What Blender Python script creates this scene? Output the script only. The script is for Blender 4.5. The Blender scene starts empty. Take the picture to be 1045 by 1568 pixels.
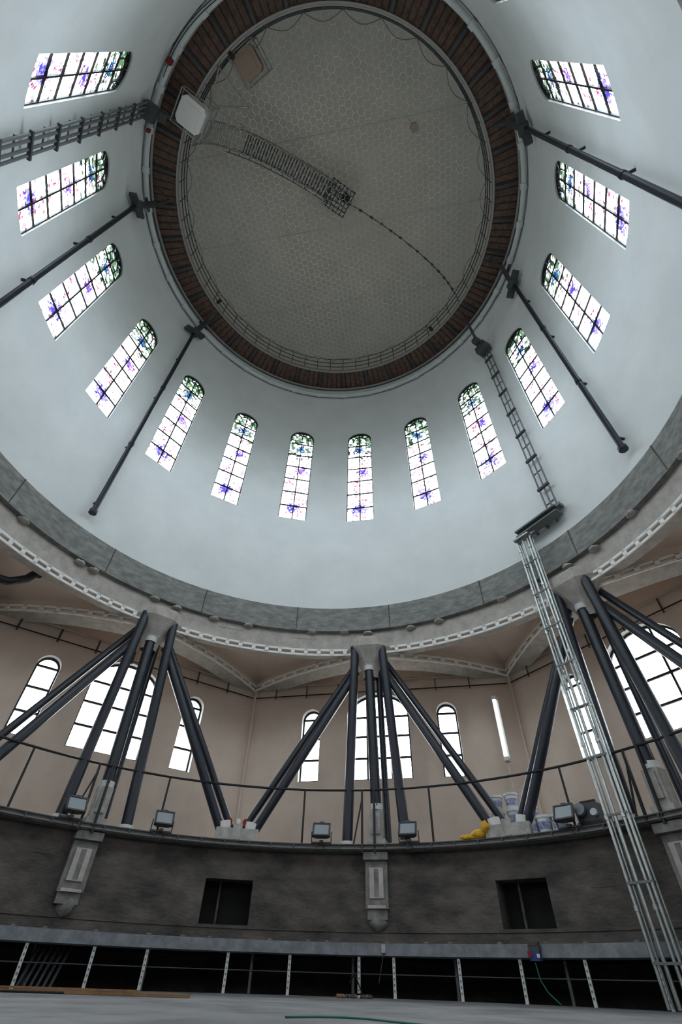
import bpy, math, random, bmesh
import mathutils
from mathutils import Vector, Matrix
random.seed(4)
rad=math.radians
FLOOR=-0.2
def P(az,r,z):
    a=rad(az); return Vector((r*math.sin(a),r*math.cos(a),z))
# ------------------------------------------------------------------ materials
MATS={}
def mat(name,col,rough=0.7,metal=0.0,var=0.0,vscale=3.0,bump=0.0,bscale=20.0,col2=None,spec=0.3,stretch=(1,1,1),lo=.36,hi=.66):
    if name in MATS: return MATS[name]
    m=bpy.data.materials.new(name); m.use_nodes=True; nt=m.node_tree; b=nt.nodes["Principled BSDF"]
    b.inputs["Roughness"].default_value=rough; b.inputs["Metallic"].default_value=metal
    b.inputs["Specular IOR Level"].default_value=spec
    b.inputs["Base Color"].default_value=(*col,1)
    tc=nt.nodes.new("ShaderNodeTexCoord"); mp=nt.nodes.new("ShaderNodeMapping"); mp.inputs["Scale"].default_value=stretch
    nt.links.new(tc.outputs["Object"],mp.inputs[0])
    if var>0 or col2:
        n=nt.nodes.new("ShaderNodeTexNoise"); n.inputs["Scale"].default_value=vscale; n.inputs["Detail"].default_value=5; n.inputs["Roughness"].default_value=.62
        nt.links.new(mp.outputs[0],n.inputs["Vector"])
        cr=nt.nodes.new("ShaderNodeValToRGB"); cr.color_ramp.elements[0].position=lo; cr.color_ramp.elements[1].position=hi
        c2=col2 if col2 else tuple(c*(1-var) for c in col)
        cr.color_ramp.elements[0].color=(*c2,1); cr.color_ramp.elements[1].color=(*col,1)
        nt.links.new(n.outputs["Fac"],cr.inputs[0]); nt.links.new(cr.outputs[0],b.inputs["Base Color"])
    if bump>0:
        n2=nt.nodes.new("ShaderNodeTexNoise"); n2.inputs["Scale"].default_value=bscale; n2.inputs["Detail"].default_value=3
        nt.links.new(mp.outputs[0],n2.inputs["Vector"])
        bp=nt.nodes.new("ShaderNodeBump"); bp.inputs["Strength"].default_value=bump; bp.inputs["Distance"].default_value=.03
        nt.links.new(n2.outputs["Fac"],bp.inputs["Height"]); nt.links.new(bp.outputs[0],b.inputs["Normal"])
    MATS[name]=m; return m
def emis(name,col,s):
    m=bpy.data.materials.new(name); m.use_nodes=True; nt=m.node_tree; nt.nodes.clear()
    e=nt.nodes.new("ShaderNodeEmission"); e.inputs[0].default_value=(*col,1); e.inputs[1].default_value=s
    o=nt.nodes.new("ShaderNodeOutputMaterial"); nt.links.new(e.outputs[0],o.inputs[0]); MATS[name]=m; return m
plaster=mat("drum_plaster",(.71,.745,.745),.85,var=.09,vscale=.7)
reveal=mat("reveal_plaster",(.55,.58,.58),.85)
ringconc=mat("ring_concrete",(.28,.285,.27),.9,col2=(.16,.165,.16),vscale=3.5,bump=.5,bscale=12,stretch=(1,1,2.5))
beamconc=mat("beam_concrete",(.52,.49,.45),.9,col2=(.38,.36,.335),vscale=4,bump=.3,bscale=14)
beige=mat("beige_plaster",(.68,.57,.485),.9,var=.12,vscale=1.2)
beigeceil=mat("beige_ceiling",(.72,.61,.52),.9,var=.10,vscale=1.2)
darkconc=mat("dark_concrete",(.150,.133,.121),.9,col2=(.048,.044,.041),vscale=1.3,bump=.7,bscale=9,stretch=(1,1,2.4),lo=.34,hi=.72)
patch=mat("patched_concrete",(.26,.25,.24),.9,col2=(.14,.135,.13),vscale=5,bump=.3)
ledgec=mat("ledge_concrete",(.22,.195,.175),.9,col2=(.13,.118,.11),vscale=5,bump=.3)
blueb=mat("painted_beam",(.24,.26,.285),.6,col2=(.15,.16,.175),vscale=6)
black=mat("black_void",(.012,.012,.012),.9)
steel=mat("dark_steel",(.017,.022,.031),.38,metal=.25,spec=.5)
blackiron=mat("black_iron",(.015,.015,.017),.5)
galv=mat("galvanised_steel",(.50,.54,.53),.36,metal=.8,var=.25,vscale=8)
greygalv=mat("grey_painted_steel",(.16,.172,.175),.5,metal=.3)
dkgrey=mat("dark_grey_metal",(.07,.075,.08),.5,metal=.3)
laddr=mat("ladder_grey",(.30,.30,.285),.6,metal=.2)
white=mat("white_paint",(.62,.63,.62),.6)
whitestrip=mat("white_profile",(.85,.85,.83),.6)
whitec=mat("pedestal_concrete",(.44,.43,.40),.85,var=.35,vscale=6,bump=.2)
brown=mat("brown_boards",(.145,.092,.070),.8,col2=(.080,.052,.041),vscale=6)
domem=mat("dome_plaster",(.60,.585,.53),.9,var=.10,vscale=.6)
netm=mat("net_cord",(.54,.53,.49),.8)
netrope=mat("net_rope",(.16,.155,.14),.8)
floorm=mat("floor_sheet",(.25,.255,.26),.7,col2=(.13,.135,.14),vscale=1.1,bump=.3,bscale=5)
wood=mat("plank_wood",(.30,.17,.08),.8,var=.3,vscale=8)
red=mat("red_plastic",(.22,.02,.02),.5); blue=mat("blue_plastic",(.03,.06,.2),.5)
yellow=mat("yellow_cloth",(.75,.42,.03),.8,var=.3,vscale=10)
green=mat("green_rubber",(.02,.14,.11),.5)
bucketm=mat("bucket_plastic",(.62,.64,.65),.5); labelm=mat("bucket_label",(.08,.14,.35),.5,col2=(.5,.5,.55),vscale=20)
lens=mat("lamp_glass",(.30,.34,.37),.25,spec=.6)
brownbox=mat("brown_board_box",(.24,.185,.145),.8)
slitem=emis("slit_glow",(.9,1,.97),2.0)  # emission standing in for a bright slit near the corner, not a lamp
skyglass=bpy.data.materials.new("clear_window_glass"); skyglass.use_nodes=True
_nt=skyglass.node_tree; _nt.nodes.clear(); _t=_nt.nodes.new("ShaderNodeBsdfTransparent"); _t.inputs[0].default_value=(.97,.98,1,1); _o=_nt.nodes.new("ShaderNodeOutputMaterial"); _nt.links.new(_t.outputs[0],_o.inputs[0])

def stained():
    m=bpy.data.materials.new("stained_glass"); m.use_nodes=True; nt=m.node_tree; nt.nodes.clear(); N=nt.nodes; Lk=nt.links
    uv=N.new("ShaderNodeUVMap"); sep=N.new("ShaderNodeSeparateXYZ"); Lk.new(uv.outputs[0],sep.inputs[0])
    oi=N.new("ShaderNodeObjectInfo")
    def M(op,a,b=None,c=None):
        n=N.new("ShaderNodeMath"); n.operation=op
        for i,x in enumerate((a,b,c)):
            if x is None: continue
            if isinstance(x,(int,float)): n.inputs[i].default_value=x
            else: Lk.new(x,n.inputs[i])
        return n.outputs[0]
    rnd=M('MULTIPLY',oi.outputs["Random"],6.28)
    comb=N.new("ShaderNodeCombineXYZ"); Lk.new(sep.outputs[0],comb.inputs[0]); Lk.new(sep.outputs[1],comb.inputs[1]); Lk.new(rnd,comb.inputs[2])
    def noise(s,d=2,r=.5):
        n=N.new("ShaderNodeTexNoise"); n.inputs["Scale"].default_value=s; n.inputs["Detail"].default_value=d; n.inputs["Roughness"].default_value=r
        Lk.new(comb.outputs[0],n.inputs["Vector"]); return n.outputs["Fac"]
    def sm(x,a,b):
        n=N.new("ShaderNodeMapRange"); n.interpolation_type='SMOOTHSTEP'
        n.inputs[1].default_value=a;n.inputs[2].default_value=b; Lk.new(x,n.inputs[0]); return n.outputs[0]
    def mix(f,a,b):
        n=N.new("ShaderNodeMix"); n.data_type='RGBA'
        Lk.new(f,n.inputs[0])
        for i,x in ((6,a),(7,b)):
            if isinstance(x,tuple): n.inputs[i].default_value=(*x,1)
            else: Lk.new(x,n.inputs[i])
        return n.outputs[2]
    U,V=sep.outputs[0],sep.outputs[1]   # metres
    n1=noise(5.5); n2=noise(12,2)
    col=mix(sm(noise(2.2,1),.45,.62),(.95,.95,.95),(.62,.80,.90))
    wob=M('MULTIPLY',M('SUBTRACT',n1,.5),.7)
    ctr=M('ADD',M('MULTIPLY',M('SINE',M('ADD',M('MULTIPLY',V,1.7),M('MULTIPLY',rnd,.4))),.22),wob)
    dist=M('ABSOLUTE',M('SUBTRACT',U,ctr))
    ctr2=M('ADD',M('MULTIPLY',M('SINE',M('ADD',M('MULTIPLY',V,2.9),M('MULTIPLY',rnd,.5))),-.30),wob)
    dist2=M('ABSOLUTE',M('SUBTRACT',U,ctr2))
    vo=N.new("ShaderNodeTexVoronoi"); vo.inputs["Scale"].default_value=8.0; Lk.new(comb.outputs[0],vo.inputs["Vector"])
    sc=N.new("ShaderNodeSeparateColor"); Lk.new(vo.outputs["Color"],sc.inputs[0])
    col=mix(M('GREATER_THAN',sc.outputs[1],.93),col,(.070,.058,.085))
    col=mix(M('LESS_THAN',dist,.018),col,(.030,.008,.022))
    col=mix(M('LESS_THAN',dist2,.011),col,(.050,.020,.030))
    fl=M('MULTIPLY',M('LESS_THAN',vo.outputs["Distance"],.40),M('GREATER_THAN',sc.outputs[0],.50))
    fl=M('MULTIPLY',fl,M('LESS_THAN',M('MINIMUM',dist,dist2),.14))
    col=mix(fl,col,mix(M('GREATER_THAN',sc.outputs[2],.5),(.070,.008,.024),(.078,.034,.056)))
    def blob(cu,cv,r,c1,c2,col,amp=1.1,sy=1.0):
        du=M('SUBTRACT',U,cu); dv=M('MULTIPLY',M('SUBTRACT',V,cv),sy)
        d=M('SQRT',M('ADD',M('MULTIPLY',du,du),M('MULTIPLY',dv,dv)))
        d=M('ADD',d,M('MULTIPLY',M('SUBTRACT',n2,.5),amp))
        c=mix(M('GREATER_THAN',n1,.5),c1,c2)
        return mix(M('LESS_THAN',d,r),col,c)
    col=blob(-.06,.75,.25,(.012,.010,.070),(.050,.042,.10),col,1.0,.9)
    col=blob(.12,2.95,.19,(.010,.009,.060),(.050,.022,.075),col,.9,.9)
    # foliage crown: irregular leaf panes, dense towards the arch
    vo2=N.new("ShaderNodeTexVoronoi"); vo2.inputs["Scale"].default_value=9.0; Lk.new(comb.outputs[0],vo2.inputs["Vector"])
    s2=N.new("ShaderNodeSeparateColor"); Lk.new(vo2.outputs["Color"],s2.inputs[0])
    fol=M('ADD',M('MULTIPLY',M('SUBTRACT',V,4.30),.42),M('SUBTRACT',s2.outputs[0],.62))
    gc=mix(M('GREATER_THAN',s2.outputs[1],.45),(.003,.008,.005),(.014,.027,.014))
    gc=mix(M('GREATER_THAN',s2.outputs[2],.75),gc,(.040,.052,.040))
    col=mix(sm(fol,.0,.02),col,gc)
    col=blob(0.0,4.50,.20,(.002,.004,.022),(.006,.022,.045),col,.8)
    e=N.new("ShaderNodeBsdfTransparent"); Lk.new(col,e.inputs[0])
    o=N.new("ShaderNodeOutputMaterial"); Lk.new(e.outputs[0],o.inputs[0]); return m
stain=stained()
# ------------------------------------------------------------------ mesh builder
class MB:
    def __init__(s): s.v=[];s.f=[];s.m=[];s.mats=[];s.uv=[];s.sm=[]
    def mi(s,m):
        if m not in s.mats: s.mats.append(m)
        return s.mats.index(m)
    def face(s,pts,m,uv=None,smooth=False):
        i=len(s.v); s.v+= [tuple(p) for p in pts]; s.f.append(list(range(i,i+len(pts)))); s.m.append(s.mi(m)); s.uv.append(uv); s.sm.append(smooth)
    def raw(s,vs,fs,m,smooth=False):
        i=len(s.v); s.v+=[tuple(p) for p in vs]; k=s.mi(m)
        for f in fs: s.f.append([i+j for j in f]); s.m.append(k); s.uv.append(None); s.sm.append(smooth)
    def box(s,c,X,Y,Z,m):
        c=Vector(c)
        vs=[c+a*X+b*Y+d*Z for a in(-.5,.5) for b in(-.5,.5) for d in(-.5,.5)]
        s.raw(vs,[(0,1,3,2),(4,6,7,5),(0,4,5,1),(2,3,7,6),(0,2,6,4),(1,5,7,3)],m)
    def rbox(s,az,r,z,w,d,h,m):
        a=rad(az); T=Vector((math.cos(a),-math.sin(a),0)); R_=Vector((math.sin(a),math.cos(a),0))
        s.box(P(az,r,z),T*w,R_*d,Vector((0,0,h)),m)
    def bar(s,p0,p1,w,h,m,up=Vector((0,0,1))):
        p0=Vector(p0);p1=Vector(p1); d=p1-p0
        x=d.cross(up)
        if x.length<1e-5: x=d.cross(Vector((1,0,0)))
        x.normalize(); y=x.cross(d).normalized()
        s.box((p0+p1)/2,x*w,y*h,d,m)
    def tube(s,p0,p1,r,m,n=10,r1=None,caps=True):
        p0=Vector(p0);p1=Vector(p1); d=(p1-p0).normalized(); r1=r if r1 is None else r1
        x=d.cross(Vector((0,0,1)))
        if x.length<1e-4: x=Vector((1,0,0))
        x.normalize(); y=d.cross(x)
        vs=[]
        for p,q in((p0,r),(p1,r1)):
            for i in range(n):
                t=2*math.pi*i/n; vs.append(p+(x*math.cos(t)+y*math.sin(t))*q)
        s.raw(vs,[(i,(i+1)%n,n+(i+1)%n,n+i) for i in range(n)],m,True)
        if caps: s.raw(vs,[tuple(range(n))[::-1],tuple(range(n,2*n))],m)
    def path(s,pts,r,m,n=8,closed=False):
        pts=[Vector(p) for p in pts]; N=len(pts); vs=[]
        for i,p in enumerate(pts):
            a=pts[(i-1)%N] if(closed or i>0) else p; b=pts[(i+1)%N] if(closed or i<N-1) else p
            d=(b-a).normalized(); x=d.cross(Vector((0,0,1)))
            if x.length<1e-3: x=Vector((1,0,0))
            x.normalize(); y=d.cross(x)
            for k in range(n):
                t=2*math.pi*k/n; vs.append(p+(x*math.cos(t)+y*math.sin(t))*r)
        fs=[]
        for i in range(N if closed else N-1):
            j=(i+1)%N
            for k in range(n): fs.append((i*n+k,i*n+(k+1)%n,j*n+(k+1)%n,j*n+k))
        s.raw(vs,fs,m,True)
    def ring(s,r,z,t,m,seg=144,n=8): s.path([P(360*i/seg,r,z) for i in range(seg)],t,m,n,True)
    def revolve(s,prof,mats,seg=144,smooth=False):
        for j in range(len(prof)-1):
            (r0,z0),(r1,z1)=prof[j],prof[j+1]
            vs=[P(360*i/seg,r0,z0) for i in range(seg)]+[P(360*i/seg,r1,z1) for i in range(seg)]
            s.raw(vs,[(i,(i+1)%seg,seg+(i+1)%seg,seg+i) for i in range(seg)],mats[j],True)
    def obj(s,name,parent=None):
        me=bpy.data.meshes.new(name); me.from_pydata(s.v,[],s.f)
        for m in s.mats: me.materials.append(m)
        me.polygons.foreach_set("material_index",s.m); me.polygons.foreach_set("use_smooth",s.sm)
        if any(u for u in s.uv):
            ul=me.uv_layers.new(name="UVMap")
            for p,u in zip(me.polygons,s.uv):
                if u:
                    for li,q in zip(p.loop_indices,u): ul.data[li].uv=q
        me.update(); ob=bpy.data.objects.new(name,me); bpy.context.collection.objects.link(ob)
        if parent: ob.parent=parent
        return ob
def lump(c,rx,ry,rz,m,seed,mbx):
    n=14;k=8;vs=[];fs=[]
    for j in range(k+1):
        ph=math.pi*j/k
        for i in range(n):
            t=2*math.pi*i/n; q=Vector((math.cos(t)*math.sin(ph),math.sin(t)*math.sin(ph),math.cos(ph)))
            s_=1+.45*mathutils.noise.noise(q*2.3+Vector((seed*3.1,0,0)))
            vs.append(Vector(c)+Vector((q.x*rx,q.y*ry,q.z*rz))*s_)
    for j in range(k):
        for i in range(n): fs.append((j*n+i,j*n+(i+1)%n,(j+1)*n+(i+1)%n,(j+1)*n+i))
    mbx.raw(vs,fs,m,True)
# sky portals (sampling aids for the daylight at each window)
def portal(c,inward,w,h):
    ld=bpy.data.lights.new("window_sky_portal","AREA"); ld.shape='RECTANGLE'; ld.size=w; ld.size_y=h
    ld.cycles.is_portal=True
    ob=bpy.data.objects.new("window_sky_portal",ld); Zl=-Vector(inward).normalized(); Yl=Vector((0,0,1)); Xl=Yl.cross(Zl).normalized()
    ob.matrix_world=Matrix(((Xl.x,Yl.x,Zl.x,c[0]),(Xl.y,Yl.y,Zl.y,c[1]),(Xl.z,Yl.z,Zl.z,c[2]),(0,0,0,1)))
    bpy.context.collection.objects.link(ob)
# ------------------------------------------------------------------ generic wall with openings
def archz(o,t):
    c,w,si,sp,tp=o
    x=max(-1,min(1,(t-c)/(w/2)))
    return sp+(tp-sp)*math.sqrt(max(0,1-x*x))
def wall(mb,fn,t0,t1,z0,z1,ops,m,mr,depth,step):
    cuts=[]; cur=t0
    for o in sorted(ops):
        cuts.append((cur,o[0]-o[1]/2,None)); cuts.append((o[0]-o[1]/2,o[0]+o[1]/2,o)); cur=o[0]+o[1]/2
    cuts.append((cur,t1,None))
    for a,b,o in cuts:
        n=max(1,int(math.ceil((b-a)/step)))
        arch=o and o[4]-o[3]>1e-3
        if arch: n=max(n,16)
        ts=[a+(b-a)*i/n for i in range(n+1)]
        if arch: ts=[o[0]-o[1]/2*math.cos(math.pi*i/n) for i in range(n+1)]
        for i in range(n):
            p,q=ts[i],ts[i+1]
            if o is None: mb.face([fn(p,0,z0),fn(q,0,z0),fn(q,0,z1),fn(p,0,z1)],m)
            else:
                zp,zq=archz(o,p),archz(o,q)
                mb.face([fn(p,0,z0),fn(q,0,z0),fn(q,0,o[2]),fn(p,0,o[2])],m)
                mb.face([fn(p,0,zp),fn(q,0,zq),fn(q,0,z1),fn(p,0,z1)],m)
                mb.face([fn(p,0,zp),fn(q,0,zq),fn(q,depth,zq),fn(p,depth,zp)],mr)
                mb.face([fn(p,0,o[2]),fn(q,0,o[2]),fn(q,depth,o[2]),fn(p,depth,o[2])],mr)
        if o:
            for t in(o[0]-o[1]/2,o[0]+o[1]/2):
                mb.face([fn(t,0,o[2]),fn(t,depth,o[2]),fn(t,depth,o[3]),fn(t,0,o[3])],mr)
# ------------------------------------------------------------------ DRUM
RD=7.5
mb=MB()
W=1.06; wdeg=math.degrees(2*math.asin(W/2/RD))
ops=[(k*20.0,wdeg,12.41,17.55,18.07) for k in range(18)]
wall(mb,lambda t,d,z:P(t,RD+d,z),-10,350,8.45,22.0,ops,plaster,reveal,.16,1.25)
ob=mb.obj("wall_drum")
bm=bmesh.new(); bm.from_mesh(ob.data); bmesh.ops.remove_doubles(bm,verts=bm.verts,dist=.0008); bm.to_mesh(ob.data); bm.free()
mb=MB()
mb.revolve([(7.52,8.5),(7.5,8.46),(7.40,8.44),(7.385,7.62),(7.52,7.60),(7.56,7.02),(8.0,7.0),(8.02,7.75),(9,7.75)],[ringconc,ringconc,ringconc,ringconc,beamconc,beamconc,beamconc,beamconc],seg=180)
for i in range(16):
    az=i*22.5+7; mb.rbox(az,7.39,8.03,.02,.03,.80,darkconc)
for i in range(40):
    lump(P(i*9+random.random()*7,7.47,7.52+random.random()*.1),.14,.14,.05,beamconc,i,mb)
mb.obj("trim_ring_beam")
def drum_window(k):
    az=k*20; mb=MB(); r=7.59; half=W/2+.02
    a=rad(az); T=Vector((math.cos(a),-math.sin(a),0)); O=P(az,r,0)
    z0,sp,tp=12.36,17.54,18.08
    pts=[(-half,z0),(half,z0),(half,sp)]+[(half*math.cos(math.pi*i/16),sp+(tp-sp)*math.sin(math.pi*i/16)) for i in range(1,16)]+[(-half,sp)]
    mb.face([O+T*x+Vector((0,0,z)) for x,z in pts],stain,[(x,z-z0) for x,z in pts])
    Rv=Vector((math.sin(a),math.cos(a),0)); Oi=O-Rv*.03
    portal(O+Rv*.09+Vector((0,0,(z0+tp)/2)),-Rv,W+.04,tp-z0)
    def b(x0,zz0,x1,zz1,w): mb.bar(Oi+T*x0+Vector((0,0,zz0)),Oi+T*x1+Vector((0,0,zz1)),w,.04,blackiron,up=Rv)
    b(0,z0,0,tp,.045)
    for i in range(1,7): zz=z0+i*.80; b(-half,zz,half,zz,.042)
    b(-half+.02,z0,-half+.02,sp,.055); b(half-.02,z0,half-.02,sp,.055); b(-half,z0+.08,half,z0+.08,.05)
    for i in range(16):
        t0,t1=math.pi*i/16,math.pi*(i+1)/16
        b((half-.03)*math.cos(t0),sp+(tp-sp-.04)*math.sin(t0),(half-.03)*math.cos(t1),sp+(tp-sp-.04)*math.sin(t1),.08)
        b(.3*math.cos(t0),sp-.1+(.38)*math.sin(t0),.3*math.cos(t1),sp-.1+.38*math.sin(t1),.03)
    for t0 in(35,65,115,145):
        t0=rad(t0); b(.3*math.cos(t0),sp-.1+.38*math.sin(t0),half*math.cos(t0),sp+(tp-sp)*math.sin(t0),.03)
    b(-.3,z0+4.8,-.3,sp-.1,.03); b(.3,z0+4.8,.3,sp-.1,.03)
    return mb
nwin=1
for k in range(18):
    drum_window(k).obj("window_%d"%nwin); nwin+=1
# ------------------------------------------------------------------ gallery, dome
mb=MB()
mb.revolve([(7.52,22.0),(7.42,21.9),(7.42,22.02),(6.42,22.02)],[greygalv,greygalv,brown],seg=180)
mb.revolve([(6.42,21.92),(6.36,21.92),(6.36,22.14),(6.42,22.14),(6.42,21.92)],[laddr]*4,seg=180)
mb.ring(7.36,21.93,.05,laddr,144,8)
for i in range(36): mb.rbox(i*10+4,6.93,21.98,.10,.98,.08,dkgrey)
for i in range(180): mb.rbox(i*2+1,6.93,22.005,.018,.98,.02,blackiron)
mb.obj("gallery_walkway")
mb=MB()
for z in(22.3,22.7,23.1): mb.ring(6.30,z,.022,dkgrey,144,6)
for i in range(60): mb.tube(P(i*6,6.30,22.0),P(i*6,6.30,23.12),.02,dkgrey,6)
for az in(-70,38,205): mb.rbox(az,6.25,22.3,.12,.22,.18,blackiron)
mb.obj("gallery_railing")
mb=MB(); n=20
prof=[(7.54,21.95),(7.5,23.4)]+[(7.5*math.cos(math.pi/2*i/n)**.9 if i<n else 0.001,23.4+5.8*math.sin(math.pi/2*i/n)) for i in range(1,n+1)]
mb.revolve(prof,[domem]*len(prof),seg=96)
mb.obj("ceiling_dome")
mb=MB()
mb.ring(7.34,21.25,.10,reveal,144,10)
for i in range(36):
    mb.tube(P(i*10-.8+4,7.34,21.25),P(i*10+.8+4,7.34,21.25),.135,reveal,10)
    mb.rbox(i*10+4,7.43,21.25,.06,.16,.06,greygalv)
mb.obj("ring_pipe")
mb=MB(); s=.15; zn=22.45; h=s*math.sqrt(3)
def inside(x,y): return x*x+y*y<6.28**2
cols=int(6.4/(1.5*s))+1
def thin(a,b):
    if inside(a[0],a[1]) and inside(b[0],b[1]):
        def zz(p): return zn+.25*((p[0]**2+p[1]**2)/39.0)
        A=Vector((a[0],a[1],zz(a)));B=Vector((b[0],b[1],zz(b))); d=(B-A).normalized(); x=Vector((-d.y,d.x,0))*.0048; u=Vector((0,0,.008))
        vs=[A-x,A+x,A+u,B-x,B+x,B+u]; mb.raw(vs,[(0,1,4,3),(1,2,5,4),(2,0,3,5)],netm)
for i in range(-cols,cols+1):
    for j in range(-28,29):
        cxx=i*1.5*s; cyy=(j+.5*(i%2))*h
        pts=[(cxx+s*math.cos(math.pi/3*k),cyy+s*math.sin(math.pi/3*k)) for k in range(6)]
        for k in range(3): thin(pts[k],pts[k+1])
for y0 in(-3.1,0,3.1):
    xs=math.sqrt(6.25**2-y0*y0)
    mb.path([Vector((-xs+2*xs*i/40,y0,zn+.25*(((-xs+2*xs*i/40)**2+y0*y0)/39)-.01)) for i in range(41)],.006,netrope,4)
for i in range(30):
    a0=i*12; mb.path([P(a0+12*k/6,6.27-.28*math.sin(math.pi*k/6),zn+.2) for k in range(7)],.012,netrope,4)
mb.obj("safety_net")
mb=MB(); azL=-129.5
def arcp(az,th,side=0,off=0):
    r=6.05*math.cos(rad(th)); z=22.35+(5.6+off)*math.sin(rad(th))
    a=rad(az); return P(az,r,z)+Vector((math.cos(a),-math.sin(a),0))*side
N=60
for side in(-.40,.40):
    for off in(0,.45): mb.path([arcp(azL,88*i/N,side,off) for i in range(N+1)],.032,laddr,6)
for i in range(0,N+1):
    th=88*i/N
    mb.tube(arcp(azL,th,-.40),arcp(azL,th,.40),.018 if i<N*.45 else .032,laddr if i<N*.45 else dkgrey,6)
    if i%3==0 and i<N:
        for sd in(-.40,.40):
            mb.tube(arcp(azL,th,sd),arcp(azL,th,sd,.45),.016,laddr,5); mb.tube(arcp(azL,th,sd),arcp(azL,88*(i+3)/N if i+3<=N else 88,sd,.45),.012,laddr,5)
for sd in(-.2,0,.2): mb.path([arcp(azL,40*i/20,sd) for i in range(21)],.008,laddr,4)
mb.path([arcp(azL,30+58*i/30,.55,.1) for i in range(31)],.02,dkgrey,6)
for i in range(10): mb.tube(arcp(azL,32+i*6,.40,.05),arcp(azL,32+i*6,.56,.1),.02,dkgrey,5)
mb.obj("maintenance_ladder")
mb=MB(); hub=Vector((0,0,27.7))
d1=Vector((math.sin(rad(azL)),math.cos(rad(azL)),0)); d2=Vector((d1.y,-d1.x,0))
for i in range(7):
    o=(i-3)*.2
    mb.box(hub+d1*o,d1*.05,d2*1.3,Vector((0,0,.06)),dkgrey); mb.box(hub+d2*o,d2*.05,d1*1.3,Vector((0,0,.06)),dkgrey)
mb.tube(hub,hub+Vector((0,0,1.4)),.09,dkgrey,8); mb.box(hub-d1*.3-d2*.2,d1*.4,d2*.4,Vector((0,0,.08)),blackiron)
mb.obj("hub_platform")
mb=MB()
mb.path([arcp(55,88-88*i/30) for i in range(31)],.028,dkgrey,6)
for i in range(1,15): mb.tube(arcp(55,i*6-.8),arcp(55,i*6+.8),.06,dkgrey,6)
mb.obj("guide_rail")
def cabin(az,r,z,w,d,h,m,frame,name):
    mb=MB(); a=rad(az);T=Vector((math.cos(a),-math.sin(a),0));R_=Vector((math.sin(a),math.cos(a),0)); c=P(az,r,z); Z=Vector((0,0,1))
    ch=.14; pts=[(-.5+ch,-.5),(.5-ch,-.5),(.5,-.5+ch),(.5,.5-ch),(.5-ch,.5),(-.5+ch,.5),(-.5,.5-ch),(-.5,-.5+ch)]
    lo=[c+T*w*x+R_*d*y-Z*h/2 for x,y in pts]; hi=[p+Z*h for p in lo]
    mb.raw(lo+hi,[tuple(range(8)),tuple(range(8,16))[::-1]]+[(i,(i+1)%8,8+(i+1)%8,8+i) for i in range(8)],m)
    mb.box(c-Z*(h/2+.01),T*w*.62,R_*d*.62,Z*.02,m)
    for sx in(-.5,.5):
        for sy in(-.5,.5):
            q=c+T*w*sx*1.2+R_*d*sy*1.2; mb.tube(q-Z*h*.5,q+Z*(h*.5+1.0),.022,frame,6)
    for zz in(-h*.5,h*.5,h*.5+.95):
        cs=[c+T*w*sx*1.2+R_*d*sy*1.2+Z*zz for sx,sy in((-.5,-.5),(.5,-.5),(.5,.5),(-.5,.5))]
        for i in range(4): mb.tube(cs[i],cs[(i+1)%4],.022,frame,6)
    mb.obj(name)
cabin(-135,6.25,21.75,.9,.9,.45,white,laddr,"lift_cabin")
cabin(-158,5.8,22.7,.8,.8,.5,brownbox,laddr,"lift_cabin")
mb=MB()
for p,q in((P(-140,5.9,22.2),P(-148,5.0,23.4)),(P(-134,5.5,22.3),P(-141,4.7,23.5)),(P(-148,5.0,23.4),P(-141,4.7,23.5)),(P(-140,5.9,22.2),P(-134,5.5,22.3)),(P(-140,5.9,22.2),P(-141,4.7,23.5)),(P(-140,5.9,22.2),P(-152,6.4,22.2)),(P(-150,6.4,22.2),P(-148,5.0,23.4))):
    mb.tube(p,q,.025,laddr,6)
mb.obj("tube_scaffold")
mb=MB(); c=P(128.4,4.41,22.3); mb.tube(c,c+Vector((0,0,.25)),.17,brownbox,6); mb.tube(c+Vector((0,0,.25)),c+Vector((0,0,4.2)),.01,dkgrey,4); mb.obj("hanging_sensor_box")
mb=MB()
for o,az in((0,-142),(.4,-139)):
    mb.path([P(az-22*t/10,7.3,20.6+o-.3*math.sin(math.pi*t/10)) for t in range(11)],.012,blackiron,4)
mb.rbox(-143,7.3,20.9,.16,.16,.3,red); mb.rbox(-126,7.3,21.0,.10,.12,.2,red); mb.obj("service_cable_run")
for az,zb,zt in((-68.8,9.0,20.2),(70.6,9.0,19.5),(-109.4,9.0,19.6),(109.4,9.0,19.9)):
    mb=MB()
    mb.tube(P(az,7.28,zb),P(az,7.28,zt),.075,steel,12); mb.tube(P(az,7.28,zb-.08),P(az,7.28,zb+.02),.11,steel,12)
    for z in(zb+.4,12,15,18): mb.rbox(az,7.4,z,.06,.22,.05,steel)
    for z in(12.0,15.5): mb.tube(P(az,7.28,z),P(az,7.28,z+.12),.092,steel,12)
    mb.rbox(az,7.22,zt+.12,.34,.32,.24,dkgrey); mb.bar(P(az-3.4,7.25,zt-.15),P(az+3.4,7.25,zt+.42),.26,.12,dkgrey)
    mb.bar(P(az,7.2,zt+.2),P(az+1.5,7.0,zt+1.5),.16,.16,dkgrey); mb.bar(P(az-.5,7.2,zt+1.1),P(az+3.2,7.2,zt+1.2),.09,.10,dkgrey)
    mb.bar(P(az+1.5,7.0,zt+1.4),P(az+1.5,6.7,21.95),.08,.08,dkgrey)
    mb.obj("steel_drain_pole")
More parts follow.
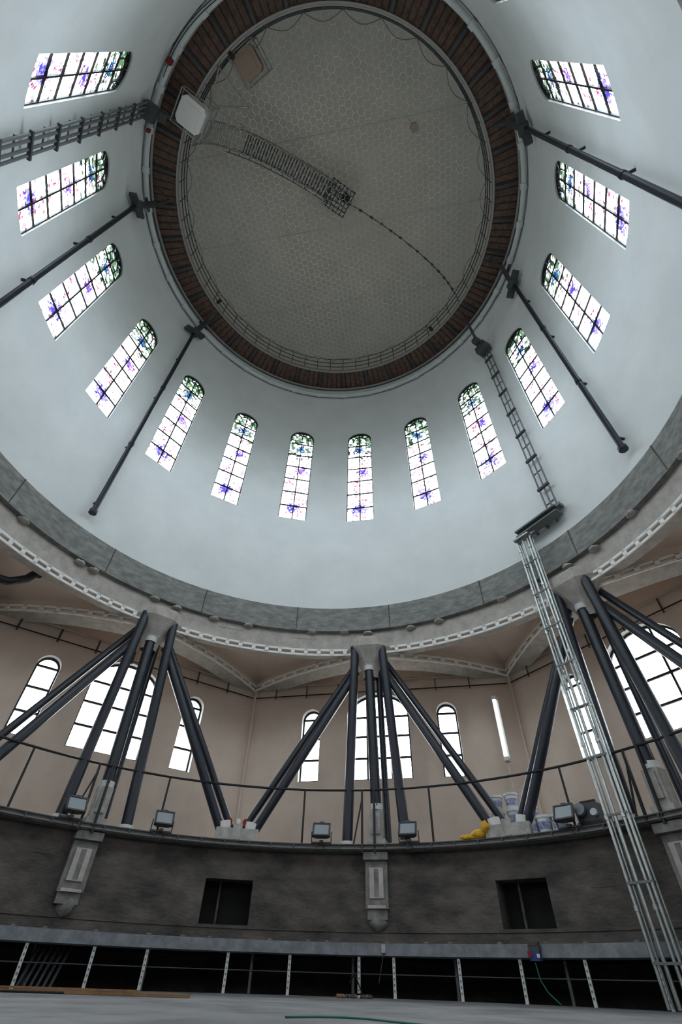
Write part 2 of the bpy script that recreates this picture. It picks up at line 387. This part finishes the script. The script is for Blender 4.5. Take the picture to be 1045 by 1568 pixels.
for az,zb,zt,cw in((51.2,9.3,18.7,.40),(-131.3,9.0,20.3,.60)):
    mb=MB(); hw=1.25 if cw<.5 else 1.7
    for o in((-hw,0,hw) if cw<.5 else (-hw,-hw*.4,hw*.4,hw)): mb.tube(P(az+o,7.34,zb),P(az+o,7.34,zt),.026 if cw<.5 else .034,greygalv,8)
    z=zb+.3
    while z<zt:
        mb.rbox(az,7.37,z,cw*.85,.04,.02,greygalv); z+=.65
    z=zb+.9
    while z<zt: mb.rbox(az,7.31,z,cw,.07,.08,dkgrey); z+=1.3
    mb.rbox(az,7.22,zt+.1,.5,.4,.4,dkgrey); mb.rbox(az,7.1,zt+.5,.26,.6,.26,dkgrey); mb.bar(P(az,7.0,zt+.6),P(az,6.75,21.95),.08,.10,dkgrey)
    mb.rbox(az,7.33,zb-.05,.55,.2,.10,greygalv)
    mb.obj("lattice_cable_tray")
mb=MB()
def chord(az0,az1,r,z,w,h,m): mb.bar(P(az0,r,z),P(az1,r,z),w,h,m)
chord(42.0,52.8,7.22,9.16,.30,.05,greygalv); chord(42.0,52.8,7.22,8.98,.30,.04,greygalv); chord(42.0,52.8,7.22,9.07,.04,.18,dkgrey)
for a in(43,45.5,48,50.5): mb.rbox(a,7.36,9.07,.05,.25,.2,greygalv)
mb.obj("bracket_beam")
mb=MB(); am=43.6; a=rad(am);T=Vector((math.cos(a),-math.sin(a),0));R_=Vector((math.sin(a),math.cos(a),0)); base=P(am,7.0,0); Z=Vector((0,0,1))
for x,y,r_ in((-.19,0,.030),(-.10,.10,.022),(-.03,0,.026),(.06,.10,.022),(.12,0,.026),(.20,0,.030),(.20,.14,.02),(-.19,.14,.02)):
    mb.tube(base+T*x+R_*y+Z*(FLOOR+.02),base+T*x+R_*y+Z*8.75,r_,galv,10)
z=.3
while z<8.6:
    mb.bar(base-T*.21-R_*.02+Z*z,base+T*.22-R_*.02+Z*z,.03,.035,greygalv)
    for x in(-.19,.20): mb.bar(base+T*x+Z*z,base+T*x+R_*.14+Z*z,.02,.03,greygalv)
    z+=.95
for k in range(7):
    for x in(-.19,.12): mb.tube(base+T*x+Z*(.9+k*1.24),base+T*x+Z*(.97+k*1.24),.045,galv,8)
mb.tube(base+T*-.12+Z*8.7,P(46,7.2,8.94),.025,galv); mb.tube(base+T*.12+Z*8.7,P(44.5,7.2,8.94),.025,galv); mb.bar(base-T*.24+Z*8.75,base+T*.24+Z*8.75,.24,.05,galv)
mb.obj("scaffold_mast")
# ------------------------------------------------------------------ AMBULATORY
CON=[1.8,48,93,138,183,226.7,270.3,314]
COR=[]
for i in range(8):
    a=CON[i]; b=CON[(i+1)%8]+(360 if i==7 else 0); COR.append((a+b)/2)
RC=10.45; ZL=2.2; ZC=7.62
mw=MB(); pipe=MB()
for i in range(8):
    p0=P(COR[i-1],RC,0); p1=P(COR[i],RC,0); L=(p1-p0).length; D=(p1-p0).normalized(); Nn=Vector((D.y,-D.x,0))
    if Nn.dot(p0+p1)<0: Nn=-Nn
    tc=L/2
    fn=lambda t,d,z,p0=p0,D=D,Nn=Nn: p0+D*t+Nn*d+Vector((0,0,z))
    ops=[(tc-2.12,.60,4.1,5.90,6.20),(tc,1.92,4.1,5.95,6.62),(tc+2.12,.60,4.1,5.90,6.20)]
    wall(mw,fn,0,L,ZL,ZC,ops,beige,reveal,.30,1.0)
    for c,w,si,sp,tp in ops:
        mb=MB(); half=w/2+.02; O=p0+D*c+Nn*.24
        pts=[(-half,si-.02),(half,si-.02),(half,sp)]+[(half*math.cos(math.pi*k/14),sp+(tp-sp+.02)*math.sin(math.pi*k/14)) for k in range(1,14)]+[(-half,sp)]
        mb.face([O+D*x+Vector((0,0,z)) for x,z in pts],skyglass)
        portal(O+Nn*.08+Vector((0,0,(si+tp)/2)),-Nn,w+.04,tp-si+.04)
        Oi=O-Nn*.04
        def b(x0,za,x1,zb_,ww): mb.bar(Oi+D*x0+Vector((0,0,za)),Oi+D*x1+Vector((0,0,zb_)),ww,.05,blackiron,up=Nn)
        b(-half+.03,si,-half+.03,sp,.07); b(half-.03,si,half-.03,sp,.07); b(-half,si+.03,half,si+.03,.07)
        for k in range(14):
            t0,t1=math.pi*k/14,math.pi*(k+1)/14
            b((half-.03)*math.cos(t0),sp+(tp-sp-.02)*math.sin(t0),(half-.03)*math.cos(t1),sp+(tp-sp-.02)*math.sin(t1),.08)
        for zz in(4.72,5.34,5.92): b(-half,zz,half,zz,.055)
        if w>1:
            for x in(-.36,.36): b(x,si,x,tp-.05,.055)
        mb.obj("window_%d"%nwin); nwin+=1
    pipe.tube(fn(.1,-.16,6.95),fn(L-.1,-.16,6.95),.03,beamconc,8)
    pipe.tube(fn(.1,-.12,6.62),fn(L-.1,-.12,6.62),.018,blackiron,6)
    k=.8
    while k<L-.4:
        pipe.bar(fn(k,-.10,6.55),fn(k,-.10,6.95),.05,.03,dkgrey); k+=1.05
    pipe.tube(fn(.10,-.12,ZL+.02),fn(.10,-.12,6.95),.03,beige,8)
mw.obj("wall_ambulatory"); pipe.obj("heating_pipe_run")
mb=MB(); mb.path([P(-69.5,8.2,7.15),P(-70.5,8.2,6.85),P(-72.5,8.3,6.62),P(-76,8.4,6.5),P(-81,8.6,6.45)],.10,steel,12); mb.tube(P(-69.4,8.2,7.1),P(-69.3,8.2,7.2),.14,steel,12); mb.obj("duct_elbow")
mb=MB()
mb.revolve([(11,ZL),(7.40,ZL),(7.36,ZL-.02),(7.36,ZL-.13),(7.9,ZL-.15)],[ledgec,ledgec,ledgec,ledgec],seg=180)
mb.ring(7.34,ZL-.10,.02,greygalv,180,6); mb.ring(7.33,ZL-.03,.015,dkgrey,180,6)
for i in range(90): mb.rbox(i*4,7.34,ZL-.08,.03,.05,.10,dkgrey)
mb.obj("floor_gallery_ledge")
mc=MB(); mr=MB(); ms=MB()
def strip(f,n,mbx,h=.19,t=.03):
    for i in range(n):
        s0,s1=i/n,(i+1)/n; a_,b_=f(s0),f(s1); d=(b_-a_)
        for zo,hh in((.02,.055),(h-.02,.055)): mbx.bar(a_+Vector((0,0,zo)),b_+Vector((0,0,zo)),t,hh,whitestrip)
        m_=a_+d*.14; mbx.box(m_+Vector((0,0,h/2)),d*.28,d.cross(Vector((0,0,1))).normalized()*t,Vector((0,0,h)),whitestrip)
for i in range(8):
    ca=CON[i]; ce=COR[i]; cn=CON[(i+1)%8]+(360 if i==7 else 0)
    strip(lambda s:P(ca+3.0+(cn-ca-6.0)*s,7.50,6.86),14,ms)
    corner=P(ce,10.35,6.90)
    for con,sg in((ca,1),(cn,-1)):
        st=P(con+sg*3.4,7.75,6.86)
        d=(corner-st); d.z=0; d.normalize(); side=Vector((d.y,-d.x,0))
        if side.dot(P(ce,8,0)-P(con,8,0))<0: side=-side
        n=12
        def q(s,off,zo): return st.lerp(corner,s)-side*off+Vector((0,0,zo+.12*math.sin(math.pi*s)))
        for k in range(n):
            s0,s1=k/n,(k+1)/n
            wd=.62*(1-.35*s0); wd1=.62*(1-.35*s1)
            mr.face([q(s0,0,0),q(s1,0,0),q(s1,wd1,-.10),q(s0,wd,-.10)],beamconc)
            mr.face([q(s0,0,0),q(s1,0,0),q(s1,0,.6),q(s0,0,.6)],beigeceil)
            mr.face([q(s0,wd,-.10),q(s1,wd1,-.10),q(s1,wd1,.7),q(s0,wd,.7)],beigeceil)
        strip(lambda s:q(s,-.04,-.06),9,ms,h=.19)
    mid=P(ce,8.6,7.58); A=P(ca,7.8,7.35); B=P(cn,7.8,7.35); E=P(ce,10.6,7.22); F=P(ce,7.6,7.45)
    for tri in((A,E,mid),(E,B,mid),(B,F,mid),(F,A,mid)): mc.face(tri,beigeceil)
    for c0,c1 in((ca,ce),(ce,cn)):
        mc.face([P(c0,7.75,ZC),P(c1,7.75,ZC),P(c1,11.2,ZC),P(c0,11.2,ZC)],beigeceil)
mc.obj("ceiling_ambulatory"); mr.obj("ceiling_ribs"); ms.obj("perforated_edge_profile")
for i,ca in enumerate(CON):
    mb=MB()
    c=P(ca,7.72,0)
    prof=[(.18,6.20),(.20,6.40),(.28,6.58),(.48,6.85),(.62,7.02),(.62,7.3)]
    a=rad(ca);T=Vector((math.cos(a),-math.sin(a),0));R_=Vector((math.sin(a),math.cos(a),0))
    for j in range(len(prof)-1):
        vs=[]
        for r,z in(prof[j],prof[j+1]):
            for k in range(8):
                t=math.pi/8+math.pi/4*k; vs.append(c+T*r*1.25*math.cos(t)+R_*r*math.sin(t)*.9+Vector((0,0,z)))
        mb.raw(vs,[(k,(k+1)%8,8+(k+1)%8,8+k) for k in range(8)],beamconc)
    mb.obj("column_capital")
    mb=MB()
    mb.tube(P(ca-4.6,7.55,ZL+.05),P(ca-3.2,7.45,7.02),.12,steel,14); mb.tube(P(ca+5.6,7.55,ZL+.05),P(ca+3.0,7.45,7.02),.12,steel,14)
    mb.tube(P(ca+.6,7.55,2.95),P(ca-.2,7.62,6.45),.13,steel,14)
    mb.tube(P(ca+2.2,7.85,2.3),P(ca+1.6,7.85,6.6),.085,steel,12)
    for az_,zz in((ca-4.6,ZL),(ca+5.6,ZL)): mb.tube(P(az_,7.55,zz),P(az_,7.55,zz+.06),.17,white,14)
    for az_,r_,z_ in((ca-3.2,7.45,7.0),(ca+3.0,7.45,7.0)): mb.tube(P(az_,r_,z_),P(az_,r_,z_+.08),.135,steel,14)
    mb.tube(P(ca-.2,7.62,6.38),P(ca-.2,7.62,6.52),.16,white,14)
    nx=COR[i]; pv=COR[i-1]-(360 if i==0 else 0)
    for tgt,sg in((nx,1),(pv,-1)):
        mb.tube(P(ca+sg*3.0,7.6,6.35),P(tgt-sg*2.9,7.6,ZL+.22),.11,steel,14)
        mb.tube(P(ca+sg*3.2,7.85,6.75),P(tgt-sg*.9,7.85,ZL+.25),.085,steel,12)
    mb.obj("steel_strut_frame")
    mb=MB()
    mb.rbox(ca+.6,7.6,ZL+.34,.30,.30,.68,whitec); mb.tube(P(ca+.6,7.58,ZL+.68),P(ca+.6,7.58,ZL+.80),.16,white,12); mb.rbox(ca+.6,7.43,ZL+.40,.20,.04,.42,whitec); mb.rbox(ca+.6,7.6,ZL+.05,.42,.40,.1,whitec)
    mb.obj("strut_pedestal")
    mb=MB()
    for o in(-2.5,2.5):
        mb.rbox(nx+o*.85,7.62,ZL+.11,.40,.42,.22,whitec); mb.tube(P(nx+o*.9,7.6,ZL+.2),P(nx+o,7.6,ZL+.36),.15,white,12)
    mb.rbox(nx,7.66,ZL+.05,.8,.4,.10,whitec); mb.rbox(nx,7.5,ZL+.16,.2,.16,.3,whitec)
    mb.obj("strut_base_block")
mb=MB(); rr=7.44
for i in range(8):
    a0=COR[i-1]-(360 if i==0 else 0); a1=COR[i]; n=12
    mb.path([P(a0+(a1-a0)*k/n,rr,3.28) for k in range(n+1)],.025,blackiron,8)
    ca=CON[i]
    for o in(-12.5,10.5): mb.tube(P(ca+o,rr,ZL-.05),P(ca+o,rr,3.28),.024,blackiron,8)
    for o in(-1.8,.4): mb.bar(P(ca+o,rr-.04,3.28),P(ca+o,rr-.10,2.02),.045,.045,blackiron,up=P(ca,1,0))
    mb.bar(P(ca-1.8,rr-.04,3.1),P(ca-3.4,rr,2.2),.03,.03,blackiron,up=P(ca,1,0))
mb.obj("ledge_railing")
def flood(az):
    mb=MB(); z=2.40; r=7.26
    a=rad(az);T=Vector((math.cos(a),-math.sin(a),0));R_=Vector((math.sin(a),math.cos(a),0)); Z=Vector((0,0,1))
    n=(-R_*.9+Z*.45).normalized(); u=T.cross(n).normalized()
    if u.z<0: u=-u
    c=P(az,r,z); vs=[]
    for w,h,d in((.40,.30,.06),(.40,.30,.02),(.24,.16,-.12)):
        vs+=[c+T*w/2*sx+u*h/2*sy+n*d for sx,sy in((-1,-1),(1,-1),(1,1),(-1,1))]
    mb.raw(vs,[(0,1,2,3)]+[(k,(k+1)%4,4+(k+1)%4,4+k) for k in range(4)]+[(4+k,4+(k+1)%4,8+(k+1)%4,8+k) for k in range(4)]+[(8,9,10,11)],dkgrey)
    mb.box(c+n*.065,T*.33,u*.23,n*.012,lens)
    for sx,sy,w,h in((0,1,.40,.03),(0,-1,.40,.03),(1,0,.03,.30),(-1,0,.03,.30)): mb.box(c+n*.07+T*sx*.185+u*sy*.135,T*w,u*h,n*.03,dkgrey)
    for sx in(-1,1): mb.bar(c+T*sx*.22,c+T*sx*.22-Z*.2+R_*.05,.02,.03,dkgrey)
    mb.bar(c-T*.23-Z*.2+R_*.05,c+T*.23-Z*.2+R_*.05,.04,.03,dkgrey); mb.rbox(az,7.36,2.22,.08,.2,.05,dkgrey)
    mb.box(c+u*.17+n*.02,T*.1,u*.05,n*.08,dkgrey)
    mb.path([c-Z*.2,P(az+1,7.28,2.02),P(az+3.5,7.28,2.05)],.008,blackiron,5)
    mb.obj("floodlight")
for az in(-49.5,-35,-7.2,8.3,35.0,62,100,150,200,250): flood(az)
# ------------------------------------------------------------------ BASE WALL
mb=MB(); ops=[(ce if ce<360 else ce-360,7.6,.78,1.52,1.52) for ce in COR]
wall(mb,lambda t,d,z:P(t,7.62+d,z),0,360,.40,2.07,ops,darkconc,darkconc,.5,2.0)
for o in ops:
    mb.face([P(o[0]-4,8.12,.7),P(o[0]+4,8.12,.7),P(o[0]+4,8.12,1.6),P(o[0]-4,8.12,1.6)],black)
    mb.rbox(o[0]-1.2,7.98,1.15,.04,.06,.8,darkconc)
for i in range(26):
    az=i*14+random.random()*9
    if min(abs((az-c+180)%360-180) for c in CON)<5 or min(abs((az-c+180)%360-180) for c in COR)<6: continue
    mb.rbox(az,7.625,.62+random.random()*1.2,.2+.3*random.random(),.03,.06+.15*random.random(),patch if i%4==0 else darkconc)
for z in(.72,): mb.revolve([(7.615,z),(7.60,z+.01),(7.615,z+.02)],[darkconc,darkconc],seg=120)
mb.obj("wall_base")
mb=MB()
for ca in CON:
    z=ca+.4
    mb.rbox(z,7.56,1.56,.48,.14,.94,patch); mb.rbox(z,7.48,1.52,.30,.04,.52,beamconc); mb.rbox(z,7.475,1.52,.10,.04,.48,patch)
    mb.rbox(z,7.50,1.98,.54,.24,.14,patch); mb.rbox(z,7.56,1.02,.42,.10,.2,patch); mb.rbox(z,7.50,1.12,.38,.10,.05,beamconc)
    lump(P(z,7.60,.90),.20,.10,.14,patch,3.3,mb)
mb.obj("trim_pilasters")
mb=MB()
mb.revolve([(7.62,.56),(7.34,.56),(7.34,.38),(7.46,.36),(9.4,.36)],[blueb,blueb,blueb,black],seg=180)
for i in range(60): lump(P(i*6+random.random()*4,7.42,.57),.05,.05,.02,patch,i,mb)
mb.obj("trim_edge_beam")
mb=MB()
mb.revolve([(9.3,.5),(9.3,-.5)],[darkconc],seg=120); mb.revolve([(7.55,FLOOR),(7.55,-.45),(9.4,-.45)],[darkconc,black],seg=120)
mb.obj("wall_recess")
mb=MB(); mb.revolve([(0.001,FLOOR),(3,FLOOR+.0),(7.55,FLOOR)],[floorm,floorm],seg=120); mb.obj("floor")
mb=MB()
for az in(-48.9,-40,-32.6,-20.7,-11.3,-.7,4.6,14.3,23.1,31.9,41,50,60,70,80,90,100,110,120,130,140,150,160,170,180,190,200,210,220,230,240,250,260,270,280,290,300):
    mb.rbox(az,7.42,.08,.055,.03,.56,white); mb.rbox(az,7.45,.08,.025,.06,.56,greygalv)
    for k in range(6): mb.rbox(az,7.40,-.1+k*.08,.02,.02,.03,greygalv)
for az in range(-50,311,15): mb.rbox(az+3,7.9,-.03,.05,.05,.8,greygalv)
mb.ring(7.47,.12,.010,dkgrey,120,5)
mb.obj("floor_edge_balustrade")
# ------------------------------------------------------------------ small items
def bucket(az,r,s=1.0,stack=1):
    mb=MB(); z=ZL
    for k in range(stack):
        c=P(az,r,z)
        mb.tube(c,c+Vector((0,0,.30*s)),.12*s,bucketm,18,r1=.145*s); mb.tube(c+Vector((0,0,.27*s)),c+Vector((0,0,.315*s)),.157*s,bucketm,18); mb.tube(c+Vector((0,0,.07*s)),c+Vector((0,0,.2*s)),.131*s,labelm,18,r1=.144*s,caps=False)
        mb.path([c+Vector((.15*s*math.cos(t*.35),.15*s*math.sin(t*.35),.27*s-.10*s*math.sin(t*.35))) for t in range(10)],.006,greygalv,5)
        z+=.32*s
    mb.obj("paint_bucket")
for az,r,st in((22.0,8.3,3),(24.6,8.25,3),(28.2,7.70,1),(30.4,7.65,1),(32.6,7.70,1),(27.4,8.2,2)): bucket(az,r,1.0,st)
mb=MB()
lump(P(20.0,7.5,ZL+.08),.20,.14,.09,yellow,1,mb); lump(P(21.3,7.42,ZL+.20),.09,.10,.11,yellow,5,mb); lump(P(18.2,7.45,ZL+.04),.18,.1,.05,yellow,8,mb)
mb.obj("yellow_tarpaulin")
mb=MB(); nx=COR[7]-360
for o,m in((-1.5,red),(0,white),(1.2,red)):
    c=P(nx+o,7.66,ZL+.30); mb.tube(c,c+Vector((0,0,.12)),.06,m,12); mb.tube(c+Vector((0,0,.12)),c+Vector((0,0,.15)),.04,m,12)
mb.obj("spray_cans")
mb=MB(); mb.rbox(37.8,7.6,ZL+.22,.42,.3,.30,dkgrey); mb.tube(P(37.0,7.42,ZL+.25),P(37.0,7.35,ZL+.27),.11,greygalv,14); mb.bar(P(36.6,7.6,ZL+.42),P(39,7.6,ZL+.42),.04,.04,blackiron); mb.tube(P(38.9,7.45,ZL+.18),P(38.9,7.4,ZL+.2),.07,lens,12)
mb.rbox(37.8,7.6,ZL+.04,.46,.34,.06,blackiron)
mb.obj("compressor_unit")
mb=MB(); az=22.9  # glowing tube and housing added in place of the bright corner slit
mb.tube(P(az,9.55,4.35),P(az,9.55,5.9),.05,slitem,10); mb.rbox(az,9.66,5.12,.16,.06,1.75,white); mb.rbox(az,9.58,4.3,.12,.14,.1,white); mb.rbox(az,9.58,5.95,.12,.14,.1,white)
mb.tube(P(az,9.66,ZL),P(az,9.66,4.3),.02,beige,8); mb.rbox(az,9.66,ZL+.03,.4,.3,.06,white)
mb.obj("light_slit_standin")
mb=MB(); mb.rbox(25.8,7.28,.50,.20,.10,.08,dkgrey); mb.rbox(25.8,7.28,.40,.18,.14,.13,blue); mb.rbox(25.2,7.26,.42,.07,.14,.08,red); mb.rbox(25.8,7.27,.56,.18,.10,.05,dkgrey); mb.rbox(26.4,7.20,.4,.05,.02,.05,white)
mb.path([P(25.6,7.26,.32),P(26,7.2,.1),P(27,7.1,-.05),P(29,6.9,FLOOR+.02)],.010,green,6)
mb.obj("power_distribution_box")
mb=MB(); mb.rbox(3.2,7.32,.48,.08,.05,.12,beamconc); mb.path([P(3.2,7.32,.45),P(3.0,7.3,.3),P(2.4,7.3,0)],.008,dkgrey,5); mb.path([P(-2,7.3,-.0),P(-1.2,7.25,.12),P(0,7.2,FLOOR+.05),P(-3,7.0,FLOOR+.03)],.018,blackiron,6)
mb.obj("junction_box")
mb=MB()
mb.path([Vector((.4+.2*i,-.3+.30*math.sin(i*.8),FLOOR+.01)) for i in range(16)],.007,green,6); mb.path([Vector((1.6+.10*i,-1.9+.15*i+.15*math.sin(i*.6),FLOOR+.01)) for i in range(12)],.006,green,6); mb.obj("green_hose")
mb=MB(); mb.path([P(-60+i*2.2,5.0+.25*math.sin(i*.9),FLOOR+.015) for i in range(14)],.012,blackiron,6); mb.obj("floor_cable")
mb=MB(); mb.bar(Vector((-5.2,3.0,FLOOR+.02)),Vector((-1.9,3.5,FLOOR+.02)),.16,.03,wood); mb.bar(Vector((-5.0,3.2,FLOOR+.05)),Vector((-2.6,3.4,FLOOR+.05)),.10,.02,wood); mb.obj("timber_plank")
mb=MB()
for i in range(14): lump(P(-4+random.random()*6,6.6+random.random()*.5,FLOOR+.02),.05,.05,.03,dkgrey if i%2 else wood,i,mb)
mb.obj("rubble_pile")
mb=MB()
for i in range(6): mb.tube(P(-48+i*.8,7.65,FLOOR),P(-46.5+i*.8,7.9,.34),.03,dkgrey,6)
mb.obj("stacked_rods")
# ------------------------------------------------------------------ world (overcast sky over bright ground), camera
w=bpy.data.worlds.new("World"); bpy.context.scene.world=w; w.use_nodes=True
nt=w.node_tree; bg=nt.nodes["Background"]
tc=nt.nodes.new("ShaderNodeTexCoord"); sp_=nt.nodes.new("ShaderNodeSeparateXYZ"); nt.links.new(tc.outputs["Generated"],sp_.inputs[0])
cr=nt.nodes.new("ShaderNodeValToRGB"); mr_=nt.nodes.new("ShaderNodeMapRange"); mr_.inputs[1].default_value=-1; mr_.inputs[2].default_value=1
nt.links.new(sp_.outputs[2],mr_.inputs[0]); nt.links.new(mr_.outputs[0],cr.inputs[0])
e=cr.color_ramp.elements; e[0].position=.47; e[0].color=(.19,.18,.165,1); e[1].position=.53; e[1].color=(.76,.79,.81,1)
q=e.new(.85); q.color=(.95,.97,.98,1)
nt.links.new(cr.outputs[0],bg.inputs[0]); bg.inputs[1].default_value=14.0
w.cycles.sampling_method='MANUAL'; w.cycles.sample_map_resolution=256
f,p,roll,A0=716.2743,0.7876,-0.0317,0.1829
def loc(v): return Vector((v[0]*math.cos(A0)-v[1]*math.sin(A0),v[0]*math.sin(A0)+v[1]*math.cos(A0),v[2]))
R0=Vector((1,0,0));U0=Vector((0,-math.sin(p),math.cos(p)));F0=Vector((0,math.cos(p),math.sin(p)))
c_,s_=math.cos(roll),math.sin(roll)
Rr=loc(c_*R0-s_*U0);Uu=loc(s_*R0+c_*U0);Ff=loc(F0)
cd=bpy.data.cameras.new("camera"); cd.sensor_fit='VERTICAL'; cd.sensor_height=36; cd.sensor_width=24; cd.lens=f*36/1568; cd.clip_start=.02; cd.clip_end=200
cam=bpy.data.objects.new("camera",cd)
cam.matrix_world=Matrix(((Rr.x,Uu.x,-Ff.x,1.60),(Rr.y,Uu.y,-Ff.y,-5.20),(Rr.z,Uu.z,-Ff.z,0.0),(0,0,0,1)))
bpy.context.collection.objects.link(cam); bpy.context.scene.camera=cam
bpy.context.scene.view_settings.view_transform='Standard'
